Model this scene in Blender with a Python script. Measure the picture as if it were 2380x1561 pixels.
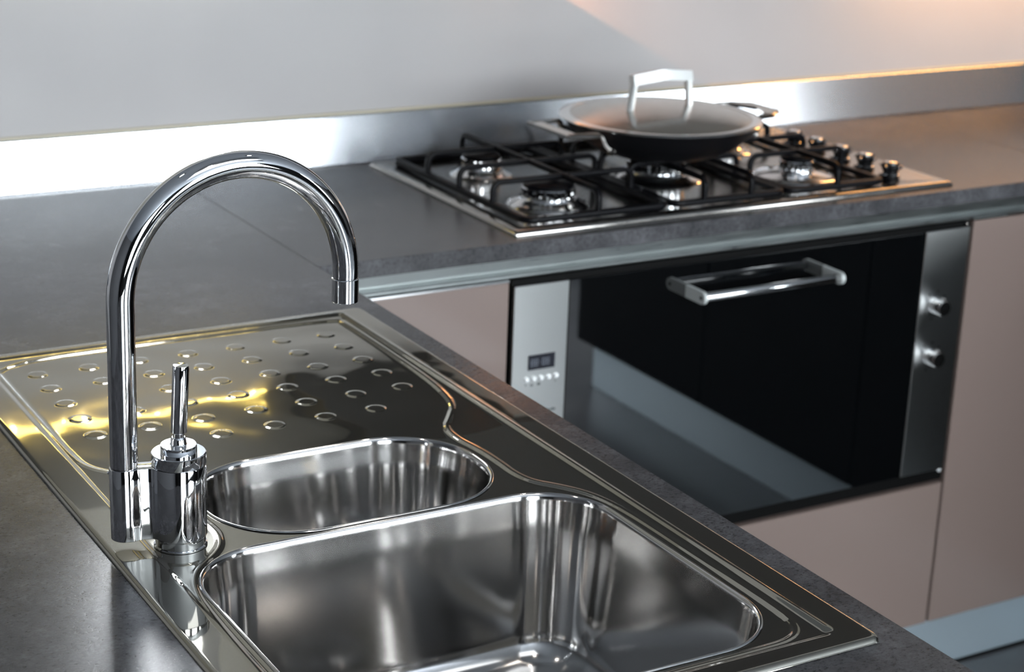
import bpy, math
import numpy as np
from mathutils import Vector, Matrix, Euler

S = bpy.context.scene
for o in list(bpy.data.objects):
    bpy.data.objects.remove(o)
PI = math.pi
Z0 = 0.94            # worktop height above the floor; geometry below is written relative to it

# ------------------------------------------------------------------ camera
cam_d = bpy.data.cameras.new('camera')
cam = bpy.data.objects.new('camera', cam_d)
S.collection.objects.link(cam)
cam.location = (-1.0086, -2.7653, Z0 + 0.7051)
cam.rotation_euler = (1.2534, -0.0355, -0.5258)
cam_d.sensor_width = 36.0
cam_d.lens = 4323.75 / 2380 * 36.0
cam_d.clip_start = 0.05
cam_d.dof.use_dof = True
cam_d.dof.focus_distance = 1.62
cam_d.dof.aperture_fstop = 9.0
S.camera = cam

# ------------------------------------------------------------------ world, exposure
w = bpy.data.worlds.new('world')
S.world = w
w.use_nodes = True
w.node_tree.nodes['Background'].inputs[0].default_value = (0.6, 0.7, 0.85, 1)
w.node_tree.nodes['Background'].inputs[1].default_value = 0.3
S.view_settings.view_transform = 'Standard'
S.view_settings.look = 'None'
S.view_settings.gamma = 1
S.view_settings.use_curve_mapping = False
S.view_settings.exposure = 0.0


def area(name, loc, size, energy, col=(1, 1, 1), rot=(0, 0, 0), spread=180):
    d = bpy.data.lights.new(name, 'AREA')
    d.shape = 'RECTANGLE'
    d.size, d.size_y = size
    d.energy = energy
    d.color = col
    d.spread = math.radians(spread)
    o = bpy.data.objects.new(name, d)
    o.location = (loc[0], loc[1], loc[2] + Z0)
    o.rotation_euler = rot
    S.collection.objects.link(o)
    return o


# the ceiling lamps of the room (their fittings are built at the end)
area('ceiling_light', (0.2, -2.4, 1.52), (1.2, 0.6), 0.8, (0.90, 0.95, 1.0))


DOWN = [(0.42, -1.30), (-0.15, -2.05), (-0.75, -1.15), (0.75, -2.15)]
for dx_, dy_ in DOWN:
    o_ = area('ceiling_spot', (dx_, dy_, 1.690), (0.08, 0.08), 1.6, (1.0, 0.93, 0.85))
    o_.data.shape = 'DISK'
rs = bpy.data.lights.new('reflector_spot', 'SPOT')  # added spot that lights the white reflector on the floor
rs.energy = 420
rs.spot_size = math.radians(42)
rs.spot_blend = 0.5
rs.shadow_soft_size = 0.05
ro = bpy.data.objects.new('reflector_spot', rs)
ro.location = (1.15, -2.75, Z0 + 1.62)
S.collection.objects.link(ro)


# ------------------------------------------------------------------ materials
def mat(name, col, rough=0.5, metal=0.0, **k):
    m = bpy.data.materials.new(name)
    m.use_nodes = True
    b = m.node_tree.nodes['Principled BSDF']
    b.inputs['Base Color'].default_value = (*col, 1)
    b.inputs['Roughness'].default_value = rough
    b.inputs['Metallic'].default_value = metal
    if 'coat' in k:
        b.inputs['Coat Weight'].default_value = k['coat']
        b.inputs['Coat Roughness'].default_value = k.get('coat_rough', 0.05)
    if 'spec' in k:
        b.inputs['Specular IOR Level'].default_value = k['spec']
    if 'emit' in k:
        b.inputs['Emission Color'].default_value = (*k['emit'], 1)
        b.inputs['Emission Strength'].default_value = k['strength']
    return m


def N(m, t, **k):
    n = m.node_tree.nodes.new(t)
    for a, v in k.items():
        if a in n.inputs.keys():
            n.inputs[a].default_value = v
        else:
            setattr(n, a, v)
    return n


def L(m, a, b):
    m.node_tree.links.new(a, b)


def coords(m, scale=(1, 1, 1)):
    g = N(m, 'ShaderNodeNewGeometry')
    mp = N(m, 'ShaderNodeMapping')
    mp.inputs['Scale'].default_value = scale
    L(m, g.outputs['Position'], mp.inputs['Vector'])
    return mp.outputs['Vector']


def ramp(m, src, stops):
    r = N(m, 'ShaderNodeValToRGB')
    e = r.color_ramp.elements
    while len(e) < len(stops):
        e.new(0.5)
    for i, (p, c) in enumerate(stops):
        e[i].position = p
        e[i].color = (*c, 1) if len(c) == 3 else c
    L(m, src, r.inputs['Fac'])
    return r.outputs['Color']


def noise(m, vec, scale, detail=2, rough=0.5, dist=0.0):
    n = N(m, 'ShaderNodeTexNoise')
    n.inputs['Scale'].default_value = scale
    n.inputs['Detail'].default_value = detail
    n.inputs['Roughness'].default_value = rough
    n.inputs['Distortion'].default_value = dist
    L(m, vec, n.inputs['Vector'])
    return n.outputs['Fac']


def bump(m, h, strength, dist, normal=None):
    b = N(m, 'ShaderNodeBump')
    b.inputs['Strength'].default_value = strength
    b.inputs['Distance'].default_value = dist
    L(m, h, b.inputs['Height'])
    if normal:
        L(m, normal, b.inputs['Normal'])
    L(m, b.outputs['Normal'], m.node_tree.nodes['Principled BSDF'].inputs['Normal'])
    return b.outputs['Normal']


def bsdf(m):
    return m.node_tree.nodes['Principled BSDF']


# concrete-look laminate of the worktops
M_top = mat('concrete_laminate', (0.13, 0.13, 0.14), 0.3, spec=0.45)
v = coords(M_top)
big = noise(M_top, v, 4.0, 2, 0.5, 0.5)
mid = noise(M_top, v, 26.0, 5, 0.65, 0.2)
fine = noise(M_top, coords(M_top, (1, 1.5, 1)), 260.0, 4, 0.75)
c1 = ramp(M_top, mid, [(0.30, (0.050, 0.050, 0.054)), (0.55, (0.078, 0.078, 0.084)), (0.75, (0.115, 0.115, 0.123))])
c2 = ramp(M_top, big, [(0.35, (0.65,) * 3), (0.65, (1.0,) * 3)])
c3 = ramp(M_top, fine, [(0.34, (0.35,) * 3), (0.46, (0.95,) * 3), (0.70, (1.35,) * 3)])
for cx_ in (c2, c3):
    mm = N(M_top, 'ShaderNodeMix', data_type='RGBA', blend_type='MULTIPLY')
    mm.inputs[0].default_value = 1.0
    L(M_top, c1, mm.inputs[6])
    L(M_top, cx_, mm.inputs[7])
    c1 = mm.outputs[2]
L(M_top, c1, bsdf(M_top).inputs['Base Color'])
bsdf(M_top).inputs['Roughness'].default_value = 0.22
bump(M_top, fine, 0.25, 0.0005)

# painted glass wall behind the hob
M_wall = mat('wall_panel_grey', (0.50, 0.495, 0.50), 0.32, spec=0.5)
v = coords(M_wall)
n1 = noise(M_wall, v, 2.2, 3, 0.5)
L(M_wall, ramp(M_wall, n1, [(0.3, (0.355, 0.342, 0.342)), (0.7, (0.400, 0.385, 0.380))]), bsdf(M_wall).inputs['Base Color'])
n2 = noise(M_wall, coords(M_wall, (1, 1, 1.8)), 7.0, 5, 0.6, 0.6)
L(M_wall, ramp(M_wall, n2, [(0.35, (0.28,) * 3), (0.7, (0.33,) * 3)]), bsdf(M_wall).inputs['Roughness'])
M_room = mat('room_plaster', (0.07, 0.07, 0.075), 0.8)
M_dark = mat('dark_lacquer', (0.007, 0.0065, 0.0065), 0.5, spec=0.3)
M_ceil = mat('ceiling_paint', (0.30, 0.32, 0.35), 0.8)
M_floor = mat('floor_tile', (0.18, 0.19, 0.20), 0.25)
v = coords(M_floor)
L(M_floor, ramp(M_floor, noise(M_floor, v, 3, 5), [(0.3, (0.085, 0.092, 0.10)), (0.7, (0.13, 0.137, 0.145))]), bsdf(M_floor).inputs['Base Color'])

# polished sink sheet: slightly warm steel with faint oil-canning
M_sink = mat('polished_steel', (0.40, 0.38, 0.325), 0.07, 1.0)
v = coords(M_sink)
w1 = noise(M_sink, v, 14.0, 1, 0.4)
nn = bump(M_sink, w1, 0.30, 0.0016)
br = noise(M_sink, coords(M_sink, (60, 60, 60)), 20, 4, 0.7)
L(M_sink, ramp(M_sink, br, [(0.3, (0.020,) * 3), (0.75, (0.045,) * 3)]), bsdf(M_sink).inputs['Roughness'])
# fine scratches: a weak second, much rougher lobe
hz_ = N(M_sink, 'ShaderNodeBsdfAnisotropic')
hz_.inputs['Color'].default_value = (0.62, 0.61, 0.58, 1)
hz_.inputs['Roughness'].default_value = 0.36
ms_ = N(M_sink, 'ShaderNodeMixShader')
ms_.inputs[0].default_value = 0.07
L(M_sink, bsdf(M_sink).outputs[0], ms_.inputs[1])
L(M_sink, hz_.outputs[0], ms_.inputs[2])
L(M_sink, ms_.outputs[0], M_sink.node_tree.nodes['Material Output'].inputs['Surface'])


def brushed(name, col, rough, scale, amt=0.25, dist=0.0004):
    m = mat(name, col, rough, 1.0)
    f = noise(m, coords(m, scale), 1.0, 4, 0.65)
    L(m, ramp(m, f, [(0.25, (rough * 0.72,) * 3), (0.8, (rough * 1.35,) * 3)]), bsdf(m).inputs['Roughness'])
    bump(m, f, amt, dist)
    return m


def aniso(m, amount, rot=0.0):
    # horizontal grain: the reflection spreads vertically
    t = N(m, 'ShaderNodeCombineXYZ')
    t.inputs[2].default_value = 1.0
    L(m, t.outputs[0], bsdf(m).inputs['Tangent'])
    bsdf(m).inputs['Anisotropic'].default_value = amount
    bsdf(m).inputs['Anisotropic Rotation'].default_value = rot
    return m


M_bowl = mat('brushed_bowl_steel', (0.62, 0.61, 0.60), 0.125, 1.0)
aniso(M_bowl, 0.75)
M_hob = brushed('hob_steel', (0.44, 0.42, 0.395), 0.16, (30, 700, 30), 0.10, 0.0002)
M_strip = aniso(mat("upstand_steel", (0.78, 0.80, 0.83), 0.23, 1.0), 0.93)
M_alu = brushed('brushed_aluminium', (0.36, 0.385, 0.38), 0.34, (20, 400, 400), 0.04, 0.0002)
M_plinth = aniso(mat('plinth_aluminium', (0.46, 0.54, 0.59), 0.45, 0.6), 0.8)
M_panel = mat('oven_panel_steel', (0.66, 0.67, 0.66), 0.33, 1.0)
aniso(M_panel, 0.9)
M_chrome = mat('chrome', (0.90, 0.91, 0.93), 0.025, 1.0)
M_chrome2 = mat('satin_chrome', (0.80, 0.80, 0.80), 0.12, 1.0)
M_cap = mat('chrome_seam', (0.25, 0.25, 0.26), 0.2, 1.0)
M_iron = mat('black_enamel_iron', (0.002, 0.002, 0.003), 0.42, spec=0.12)
M_pan = mat('black_cast_pan', (0.003, 0.003, 0.004), 0.5, spec=0.2)
M_glass = mat('black_oven_glass', (0.0015, 0.0018, 0.0022), 0.02)
M_glass.node_tree.nodes['Principled BSDF'].inputs['IOR'].default_value = 2.5
M_door = mat('black_matt_door', (0.002, 0.002, 0.002), 0.7, spec=0.05)
M_black = mat('black_gap', (0.002, 0.002, 0.002), 0.6, spec=0.1)
M_satin = mat('satin_aluminium', (0.55, 0.58, 0.57), 0.45, 0.35)
M_lid = brushed('lid_steel', (0.52, 0.50, 0.475), 0.20, (40, 40, 400), 0.04, 0.0002)
M_front = mat('taupe_lacquer', (0.190, 0.142, 0.124), 0.36, spec=0.5, coat=0.35, coat_rough=0.06)
M_carc = mat('cabinet_carcass', (0.25, 0.23, 0.22), 0.6)
M_btn = mat('white_button', (0.85, 0.87, 0.88), 0.3)
M_print = mat('grey_print', (0.10, 0.11, 0.11), 0.6)
M_disp = mat('display_black', (0.010, 0.011, 0.018), 0.2)
M_digit = mat('display_digit', (0.20, 0.22, 0.26), 0.4)
M_upper = mat('upper_cabinet_lacquer', (0.20, 0.19, 0.165), 0.4)
M_ledcov = mat('led_cover', (1, 0.8, 0.3), 0.5, emit=(1.0, 0.76, 0.20), strength=7.0)
M_leddot = mat('led_dot', (1, 0.9, 0.6), 0.5, emit=(1.0, 0.86, 0.45), strength=30.0)
M_glare = mat('lamp_diffuser', (1, 1, 1), 0.5, emit=(0.92, 0.96, 1.0), strength=26.0)  # glow of the added panel on the upper cabinet front
M_warm = mat('warm_lamp', (1, 1, 1), 0.5, emit=(1.0, 0.62, 0.30), strength=40.0)
M_ceillamp = mat('ceiling_lamp_diffuser', (1, 1, 1), 0.5, emit=(0.95, 0.97, 1.0), strength=1.0)
M_win = mat('window_daylight', (1, 1, 1), 0.5, emit=(0.88, 0.95, 1.0), strength=24.0)
M_win2 = mat('window_daylight_soft', (1, 1, 1), 0.5, emit=(0.88, 0.95, 1.0), strength=21.0)
M_white = mat('white_frame', (0.75, 0.75, 0.75), 0.4)


# ------------------------------------------------------------------ mesh helpers
class MB:
    def __init__(s):
        s.v = []
        s.f = []

    def add(s, verts, faces):
        b = len(s.v)
        s.v += [tuple(p) for p in verts]
        s.f += [tuple(b + i for i in f) for f in faces]
        return s

    def box(s, x0, x1, y0, y1, z0, z1, bev=0.0):
        if bev <= 0:
            P = [(x, y, z) for z in (z0, z1) for y in (y0, y1) for x in (x0, x1)]
            F = [(0, 2, 3, 1), (4, 5, 7, 6), (0, 1, 5, 4), (2, 6, 7, 3), (0, 4, 6, 2), (1, 3, 7, 5)]
            return s.add(P, F)
        b = bev
        V = []
        F = []
        idx = {}
        for i, x in enumerate((x0, x1)):
            for j, y in enumerate((y0, y1)):
                for k, z in enumerate((z0, z1)):
                    sx, sy, sz = (1, -1)[i] * b, (1, -1)[j] * b, (1, -1)[k] * b
                    for a, p in enumerate(((x, y + sy, z + sz), (x + sx, y, z + sz), (x + sx, y + sy, z))):
                        idx[(i, j, k, a)] = len(V)
                        V.append(p)
                    F.append([idx[(i, j, k, a)] for a in range(3)])
        for i in (0, 1):
            F.append([idx[(i, j, k, 0)] for j, k in ((0, 0), (1, 0), (1, 1), (0, 1))])
            F.append([idx[(j, i, k, 1)] for j, k in ((0, 0), (1, 0), (1, 1), (0, 1))])
            F.append([idx[(j, k, i, 2)] for j, k in ((0, 0), (1, 0), (1, 1), (0, 1))])
        for j in (0, 1):
            for k in (0, 1):
                F.append([idx[(0, j, k, 1)], idx[(1, j, k, 1)], idx[(1, j, k, 2)], idx[(0, j, k, 2)]])
                F.append([idx[(j, 0, k, 0)], idx[(j, 1, k, 0)], idx[(j, 1, k, 2)], idx[(j, 0, k, 2)]])
                F.append([idx[(j, k, 0, 0)], idx[(j, k, 1, 0)], idx[(j, k, 1, 1)], idx[(j, k, 0, 1)]])
        return s.add(V, F)

    def lathe(s, prof, c=(0, 0), seg=48, z=0.0, axis=None, org=None, tilt=None):
        """prof: list of (radius, height)"""
        V = []
        F = []
        for (r, h) in prof:
            for i in range(seg):
                a = 2 * PI * i / seg
                V.append(Vector((r * math.cos(a), r * math.sin(a), h)))
        n = len(prof)
        for k in range(n - 1):
            for i in range(seg):
                j = (i + 1) % seg
                F.append((k * seg + i, k * seg + j, (k + 1) * seg + j, (k + 1) * seg + i))
        if prof[0][0] > 1e-6:
            F.append(tuple(range(seg))[::-1])
        if prof[-1][0] > 1e-6:
            F.append(tuple((n - 1) * seg + i for i in range(seg)))
        if axis is not None:
            q = Vector((0, 0, 1)).rotation_difference(Vector(axis))
            V = [q @ p + Vector(org) for p in V]
        else:
            V = [p + Vector((c[0], c[1], z)) for p in V]
        return s.add(V, F)

    def tube(s, pts, r, seg=12, caps=True, flat=None, closed=False):
        """round (or flat=(w,h)) bar swept along pts; r may be a list"""
        pts = [Vector(p) for p in pts]
        n = len(pts)
        V = []
        F = []
        up = None
        for i, p in enumerate(pts):
            if closed:
                t = (pts[(i + 1) % n] - pts[i - 1]).normalized()
            else:
                t = (pts[min(i + 1, n - 1)] - pts[max(i - 1, 0)]).normalized()
            if up is None:
                ref = Vector((0, 0, 1)) if abs(t.z) < 0.95 else Vector((0, 1, 0))
                up = (ref - t * ref.dot(t)).normalized()
            else:
                up = (up - t * up.dot(t)).normalized()
            side = t.cross(up)
            rr = r[i] if isinstance(r, (list, tuple)) else r
            for k in range(seg):
                a = 2 * PI * k / seg
                if flat:
                    # rounded rectangle section
                    ca, sa = math.cos(a), math.sin(a)
                    e = 0.35
                    x = math.copysign(abs(ca) ** e, ca) * flat[0] / 2
                    y = math.copysign(abs(sa) ** e, sa) * flat[1] / 2
                    V.append(p + side * x + up * y)
                else:
                    V.append(p + (side * math.cos(a) + up * math.sin(a)) * rr)
        m = n if closed else n - 1
        for i in range(m):
            a0 = i * seg
            b0 = ((i + 1) % n) * seg
            for k in range(seg):
                j = (k + 1) % seg
                F.append((a0 + k, a0 + j, b0 + j, b0 + k))
        if caps and not closed:
            F.append(tuple(range(seg))[::-1])
            F.append(tuple((n - 1) * seg + k for k in range(seg)))
        return s.add(V, F)

    def prism(s, outline, z0, z1, bev=0.0):
        """vertical extrusion of a closed xy outline, optional bevelled rims"""
        n = len(outline)
        cx = sum(p[0] for p in outline) / n
        cy = sum(p[1] for p in outline) / n
        rings = [(0, z0), (0, z1)] if bev <= 0 else [(bev, z0), (0, z0 + bev), (0, z1 - bev), (bev * 0.3, z1 - bev * 0.3), (bev, z1)]
        V = []
        # inward normals
        nor = []
        for i in range(n):
            a = Vector(outline[i - 1])
            b = Vector(outline[(i + 1) % n])
            d = (b - a).normalized()
            q = Vector((-d.y, d.x))
            nor.append(q)
        area_ = sum(outline[i][0] * outline[(i + 1) % n][1] - outline[(i + 1) % n][0] * outline[i][1] for i in range(n))
        sg = 1 if area_ > 0 else -1
        for (o, z) in rings:
            for i in range(n):
                V.append((outline[i][0] + sg * nor[i].x * o, outline[i][1] + sg * nor[i].y * o, z))
        F = []
        for k in range(len(rings) - 1):
            for i in range(n):
                j = (i + 1) % n
                F.append((k * n + i, k * n + j, (k + 1) * n + j, (k + 1) * n + i))
        F.append(tuple(range(n))[::-1])
        F.append(tuple((len(rings) - 1) * n + i for i in range(n)))
        return s.add(V, F)

    def extrude_x(s, prof, x0, x1):
        """prof = closed list of (y, z), extruded along x"""
        n = len(prof)
        V = [(x0, y, z) for y, z in prof] + [(x1, y, z) for y, z in prof]
        F = [(i, (i + 1) % n, n + (i + 1) % n, n + i) for i in range(n)]
        F += [tuple(range(n))[::-1], tuple(range(n, 2 * n))]
        return s.add(V, F)

    def extrude_y(s, prof, y0, y1):
        n = len(prof)
        V = [(x, y0, z) for x, z in prof] + [(x, y1, z) for x, z in prof]
        F = [(i, (i + 1) % n, n + (i + 1) % n, n + i) for i in range(n)]
        F += [tuple(range(n))[::-1], tuple(range(n, 2 * n))]
        return s.add(V, F)


def fix_normals(me):
    import bmesh
    bm = bmesh.new()
    bm.from_mesh(me)
    bmesh.ops.recalc_face_normals(bm, faces=bm.faces)
    bm.to_mesh(me)
    bm.free()


def obj(name, mb, m, parent=None, smooth=None, fix=True):
    """link mb as one mesh object; smooth = auto-smooth angle in degrees"""
    me = bpy.data.meshes.new(name)
    off = Vector((0, 0, 0))
    p = parent
    while p is not None:
        off += p.location
        p = p.parent
    me.from_pydata([(x - off.x, y - off.y, z + Z0 - off.z) for x, y, z in mb.v], [], mb.f)
    if fix:
        fix_normals(me)
    me.materials.append(m)
    if smooth:
        me.polygons.foreach_set('use_smooth', [True] * len(me.polygons))
        me.set_sharp_from_angle(angle=math.radians(smooth))
    o = bpy.data.objects.new(name, me)
    S.collection.objects.link(o)
    if parent:
        o.parent = parent
    return o


def tag(o, label=None, cat=None, group=None, kind=None):
    if label:
        o['label'] = label
    if cat:
        o['category'] = cat
    if group:
        o['group'] = group
    if kind:
        o['kind'] = kind
    return o


def thing(name, loc, label, cat, group=None):
    o = bpy.data.objects.new(name, None)
    o.empty_display_size = 0.05
    o.location = (loc[0], loc[1], loc[2] + Z0)
    S.collection.objects.link(o)
    return tag(o, label, cat, group)


def struct(name, mb, m, parent=None, **k):
    o = obj(name, mb, m, parent, **k)
    if parent is None:
        o['kind'] = 'structure'
    return o


def copy_tree(o, parent=None):
    c_ = o.copy()
    S.collection.objects.link(c_)
    if parent:
        c_.parent = parent
    for ch in list(o.children):
        copy_tree(ch, c_)
    return c_


# ------------------------------------------------------------------ room shell
D = 0.5525           # depth of the hob worktop
FX = -0.5355         # y of the cabinet fronts on the hob run
XL, XR, YF, ZC = -3.2, 5.8, -5.3, 1.72
struct('floor', MB().box(XL, XR, YF, 0.1, -Z0 - 0.1, -Z0), M_floor)
struct('ceiling', MB().box(XL, XR, YF, 0.1, ZC, ZC + 0.1), M_ceil)
struct('wall_back', MB().box(XL, XR, 0.0, 0.1, -Z0, ZC), M_wall)
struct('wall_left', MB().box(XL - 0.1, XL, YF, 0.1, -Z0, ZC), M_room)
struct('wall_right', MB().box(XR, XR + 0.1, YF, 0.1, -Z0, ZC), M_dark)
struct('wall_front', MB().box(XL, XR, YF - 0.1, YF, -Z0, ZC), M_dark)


def window(name, x0, x1, z0, z1, strength_mat=M_win, nbar=1):
    w_ = struct(name, MB().box(x0 - 0.05, x1 + 0.05, YF, YF + 0.02, z0 - 0.05, z1 + 0.05), M_white)
    m = MB()
    m.box(x0, x1, YF + 0.021, YF + 0.025, z0, z1)
    obj('pane', m, strength_mat, w_)
    m = MB()
    for i in range(nbar):
        xb = x0 + (x1 - x0) * (i + 1) / (nbar + 1)
        m.box(xb - 0.02, xb + 0.02, YF + 0.026, YF + 0.05, z0, z1)
    obj('window_frame', m, M_white, w_)
    return w_


window('window_1', 0.75, 2.45, -0.1, 1.45)
window('window_2', 4.45, 5.15, 0.0, 1.45)
window('window_3', -1.25, -0.15, -0.2, 1.3, M_win2)
# ------------------------------------------------------------------ worktops
t_ = 0.0251


def rect_hole_slab(x0, x1, y0, y1, hx0, hx1, hy0, hy1, z0, z1):
    m = MB()
    P = []
    for z in (z1, z0):
        P += [(x0, y0, z), (x1, y0, z), (x1, y1, z), (x0, y1, z), (hx0, hy0, z), (hx1, hy0, z), (hx1, hy1, z), (hx0, hy1, z)]
    F = []
    for b in (0, 8):
        for i in range(4):
            j = (i + 1) % 4
            F.append((b + i, b + j, b + 4 + j, b + 4 + i))
    for i in range(4):
        j = (i + 1) % 4
        F.append((i, j, 8 + j, 8 + i))
        F.append((4 + i, 4 + j, 12 + j, 12 + i))
    return m.add(P, F)


SX0, SX1, SY0, SY1 = -0.5465, -0.0314, -1.7422, -0.7505
wt = obj('worktop', rect_hole_slab(-1.02, -0.0006, -2.35, -0.002, SX0 + 0.012, SX1 - 0.012, SY0 + 0.012, SY1 - 0.012, -t_, 0), M_top)
tag(wt, 'grey concrete-look worktop around the sink, running to the corner', 'worktop')
m = MB()
wt2 = obj('worktop', MB().box(0.0006, 1.4894, -D, -0.002, -t_, 0, 0.0007), M_top)
tag(wt2, 'grey concrete-look worktop under the gas cooktop along the back wall', 'worktop')

# sloped steel upstand along the wall
hs = 0.0817
m = MB()
prof = [(-0.002, 0.0005), (-0.022, 0.0005), (-0.0225, 0.003), (-0.0045, hs - 0.003), (-0.002, hs)]
m.extrude_x(prof, -1.4, 2.9)
up = obj('steel_upstand', m, M_strip)
tag(up, 'long brushed steel upstand strip between worktop and back wall', 'backsplash strip')
# thin sealing lip on top of the upstand
lip = obj('sealing_lip', MB().extrude_x([(-0.0005, hs + 0.0001), (-0.0040, hs + 0.0001), (-0.0036, hs + 0.003), (-0.0005, hs + 0.004)], -1.4, 2.9), mat('lip_beige', (0.42, 0.38, 0.28), 0.4), up)

# ------------------------------------------------------------------ sink


def chaikin(P, n=3, closed=True):
    P = [np.array(p, float) for p in P]
    for _ in range(n):
        Q = []
        for i in range(len(P) if closed else len(P) - 1):
            a, b = P[i], P[(i + 1) % len(P)]
            Q += [0.75 * a + 0.25 * b, 0.25 * a + 0.75 * b]
        P = Q
    return np.array(P)


def rrect(x0, x1, y0, y1, r, n=24, dense=0.004):
    P = []
    for (cx, cy, a0) in ((x1 - r, y1 - r, 0), (x0 + r, y1 - r, PI / 2), (x0 + r, y0 + r, PI), (x1 - r, y0 + r, 3 * PI / 2)):
        for i in range(n + 1):
            a = a0 + PI / 2 * i / n
            P.append((cx + r * math.cos(a), cy + r * math.sin(a)))
    Q = []
    for i in range(len(P)):
        a = np.array(P[i])
        b = np.array(P[(i + 1) % len(P)])
        k = max(1, int(np.linalg.norm(b - a) / dense))
        if np.linalg.norm(b - a) < 1e-7:
            continue
        for q in range(k):
            Q.append(a + (b - a) * q / k)
    return np.array(Q)


def rr_sd(X, Y, x0, x1, y0, y1, r):
    qx = np.abs(X - (x0 + x1) / 2) - (x1 - x0) / 2 + r
    qy = np.abs(Y - (y0 + y1) / 2) - (y1 - y0) / 2 + r
    return np.hypot(np.maximum(qx, 0), np.maximum(qy, 0)) + np.minimum(np.maximum(qx, qy), 0) - r


def poly_sd(X, Y, P):
    """signed distance to closed polygon (negative inside)"""
    x = X.ravel()
    y = Y.ravel()
    d = np.full(x.shape, 1e9)
    ins = np.zeros(x.shape, bool)
    for i in range(len(P)):
        ax, ay = P[i - 1]
        bx, by = P[i]
        ex, ey = bx - ax, by - ay
        l2 = ex * ex + ey * ey + 1e-18
        t = np.clip(((x - ax) * ex + (y - ay) * ey) / l2, 0, 1)
        d = np.minimum(d, np.hypot(x - ax - t * ex, y - ay - t * ey))
        cnd = ((ay > y) != (by > y))
        with np.errstate(divide='ignore', invalid='ignore'):
            xi = ax + (y - ay) / (by - ay + 1e-18) * ex
        ins ^= cnd & (x < xi)
    return np.where(ins, -d, d).reshape(X.shape)


BIG = (-0.4975, -0.0905, -1.700, -1.351, 0.072)
SML = (-0.434, -0.142, -1.344, -1.160, 0.085)
inner = [(-.5035, -.781), (-.29, -.779), (-.081, -.781), (-.0765, -.80), (-.0765, -.9), (-.0775, -1.0), (-.082, -1.06), (-.092, -1.108), (-.113, -1.138),
         (-.132, -1.163), (-.1365, -1.195), (-.130, -1.235), (-.129, -1.275), (-.130, -1.305), (-.124, -1.330), (-.108, -1.349),
         (-.092, -1.374), (-.083, -1.405), (-.0795, -1.45), (-.0795, -1.55), (-.0795, -1.66), (-.084, -1.692), (-.100, -1.7065), (-.13, -1.7095),
         (-.3, -1.7095), (-.45, -1.7095), (-.49, -1.706), (-.507, -1.68), (-.5085, -1.55), (-.507, -1.45), (-.503, -1.411), (-.494, -1.386),
         (-.480, -1.368), (-.462, -1.353), (-.449, -1.335), (-.4425, -1.312), (-.443, -1.29), (-.447, -1.26), (-.450, -1.22), (-.450, -1.18),
         (-.462, -1.150), (-.485, -1.133), (-.500, -1.112), (-.505, -1.08), (-.5045, -.95), (-.504, -.85)]
IN = chaikin(inner, 2)

dx = 0.0013
nx = int(round((SX1 - SX0) / dx))
ny = int(round((SY1 - SY0) / dx))
gx = np.linspace(SX0, SX1, nx + 1)
gy = np.linspace(SY0, SY1, ny + 1)
X, Y = np.meshgrid(gx, gy)


def sstep(e0, e1, q):
    t = np.clip((q - e0) / (e1 - e0), 0, 1)
    return t * t * (3 - 2 * t)


edge = -rr_sd(X, Y, SX0, SX1, SY0, SY1, 0.012)           # distance in from the rim
outer = rr_sd(X, Y, -.5105, -.0655, -1.717, -.7665, 0.006)  # outer crease
sdi = poly_sd(X, Y, IN)
H = 0.0048 - 0.0016 * sstep(0.0035, -0.0035, outer) * (1 - 0.5 * sstep(-0.79, -0.765, Y))
H += 0.0013 * np.exp(-(outer / 0.0032) ** 2) * sstep(-0.30, -0.07, X) * sstep(-1.716, -1.706, Y)   # raised bead on the right
H -= 0.0003 * np.exp(-((Y + .774) / 0.005) ** 2) * sstep(0.002, -0.004, outer)                       # groove at the back
H -= 0.0015 * sstep(0.004, -0.004, sdi)
H += 0.0010 * np.exp(-(sdi / 0.0030) ** 2) * (1 - 0.8 * sstep(-0.80, -0.785, Y))
for i, dxp in enumerate((-.465, -.4065, -.348, -.289, -.2305, -.1715, -.1145)):
    for j, dyp in enumerate((-.828, -.878, -.930, -.980, -1.031, -1.081)):
        if j == 5 and i in (0, 1, 6):
            continue
        rr = np.hypot(X - dxp, Y - dyp)
        H += 0.0007 * sstep(0.0112, 0.0094, rr)
# gentle valleys towards the bowls and oil-canning of the thin sheet
H += 0.00026 * np.sin(X * 37 + 1.3 * np.sin(Y * 23)) * np.sin(Y * 31 + 1.7 * np.sin(X * 19)) * sstep(0.0, 0.03, -sdi)
H -= 0.0042 * (1 - np.sqrt(np.clip(1 - (1 - np.clip(edge / 0.0055, 0, 1)) ** 2, 0, 1)))
# dish around each bowl
sb = rr_sd(X, Y, *BIG)
ss = rr_sd(X, Y, *SML)


def snap(sd, X, Y, H):
    g0 = np.gradient(sd, gx, axis=1)
    g1 = np.gradient(sd, gy, axis=0)
    near = np.abs(sd) < dx * 0.75
    X = np.where(near, X - sd * g0, X)
    Y = np.where(near, Y - sd * g1, Y)
    return X, Y, near


Xs, Ys, near1 = snap(sb, X, Y, H)
Xs, Ys, near2 = snap(ss, Xs, Ys, H)
solid = (sb > -dx * 0.76) & (ss > -dx * 0.76)
solid &= (edge > -dx * 0.8)
nearE = (edge < dx * 0.75) & (edge > -dx * 0.8)
ids = np.arange(solid.size).reshape(solid.shape)
a = ids[:-1, :-1]
quad = np.stack([ids[:-1, :-1], ids[:-1, 1:], ids[1:, 1:], ids[1:, :-1]], -1).reshape(-1, 4)
ok = solid.ravel()[quad].all(1)
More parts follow.
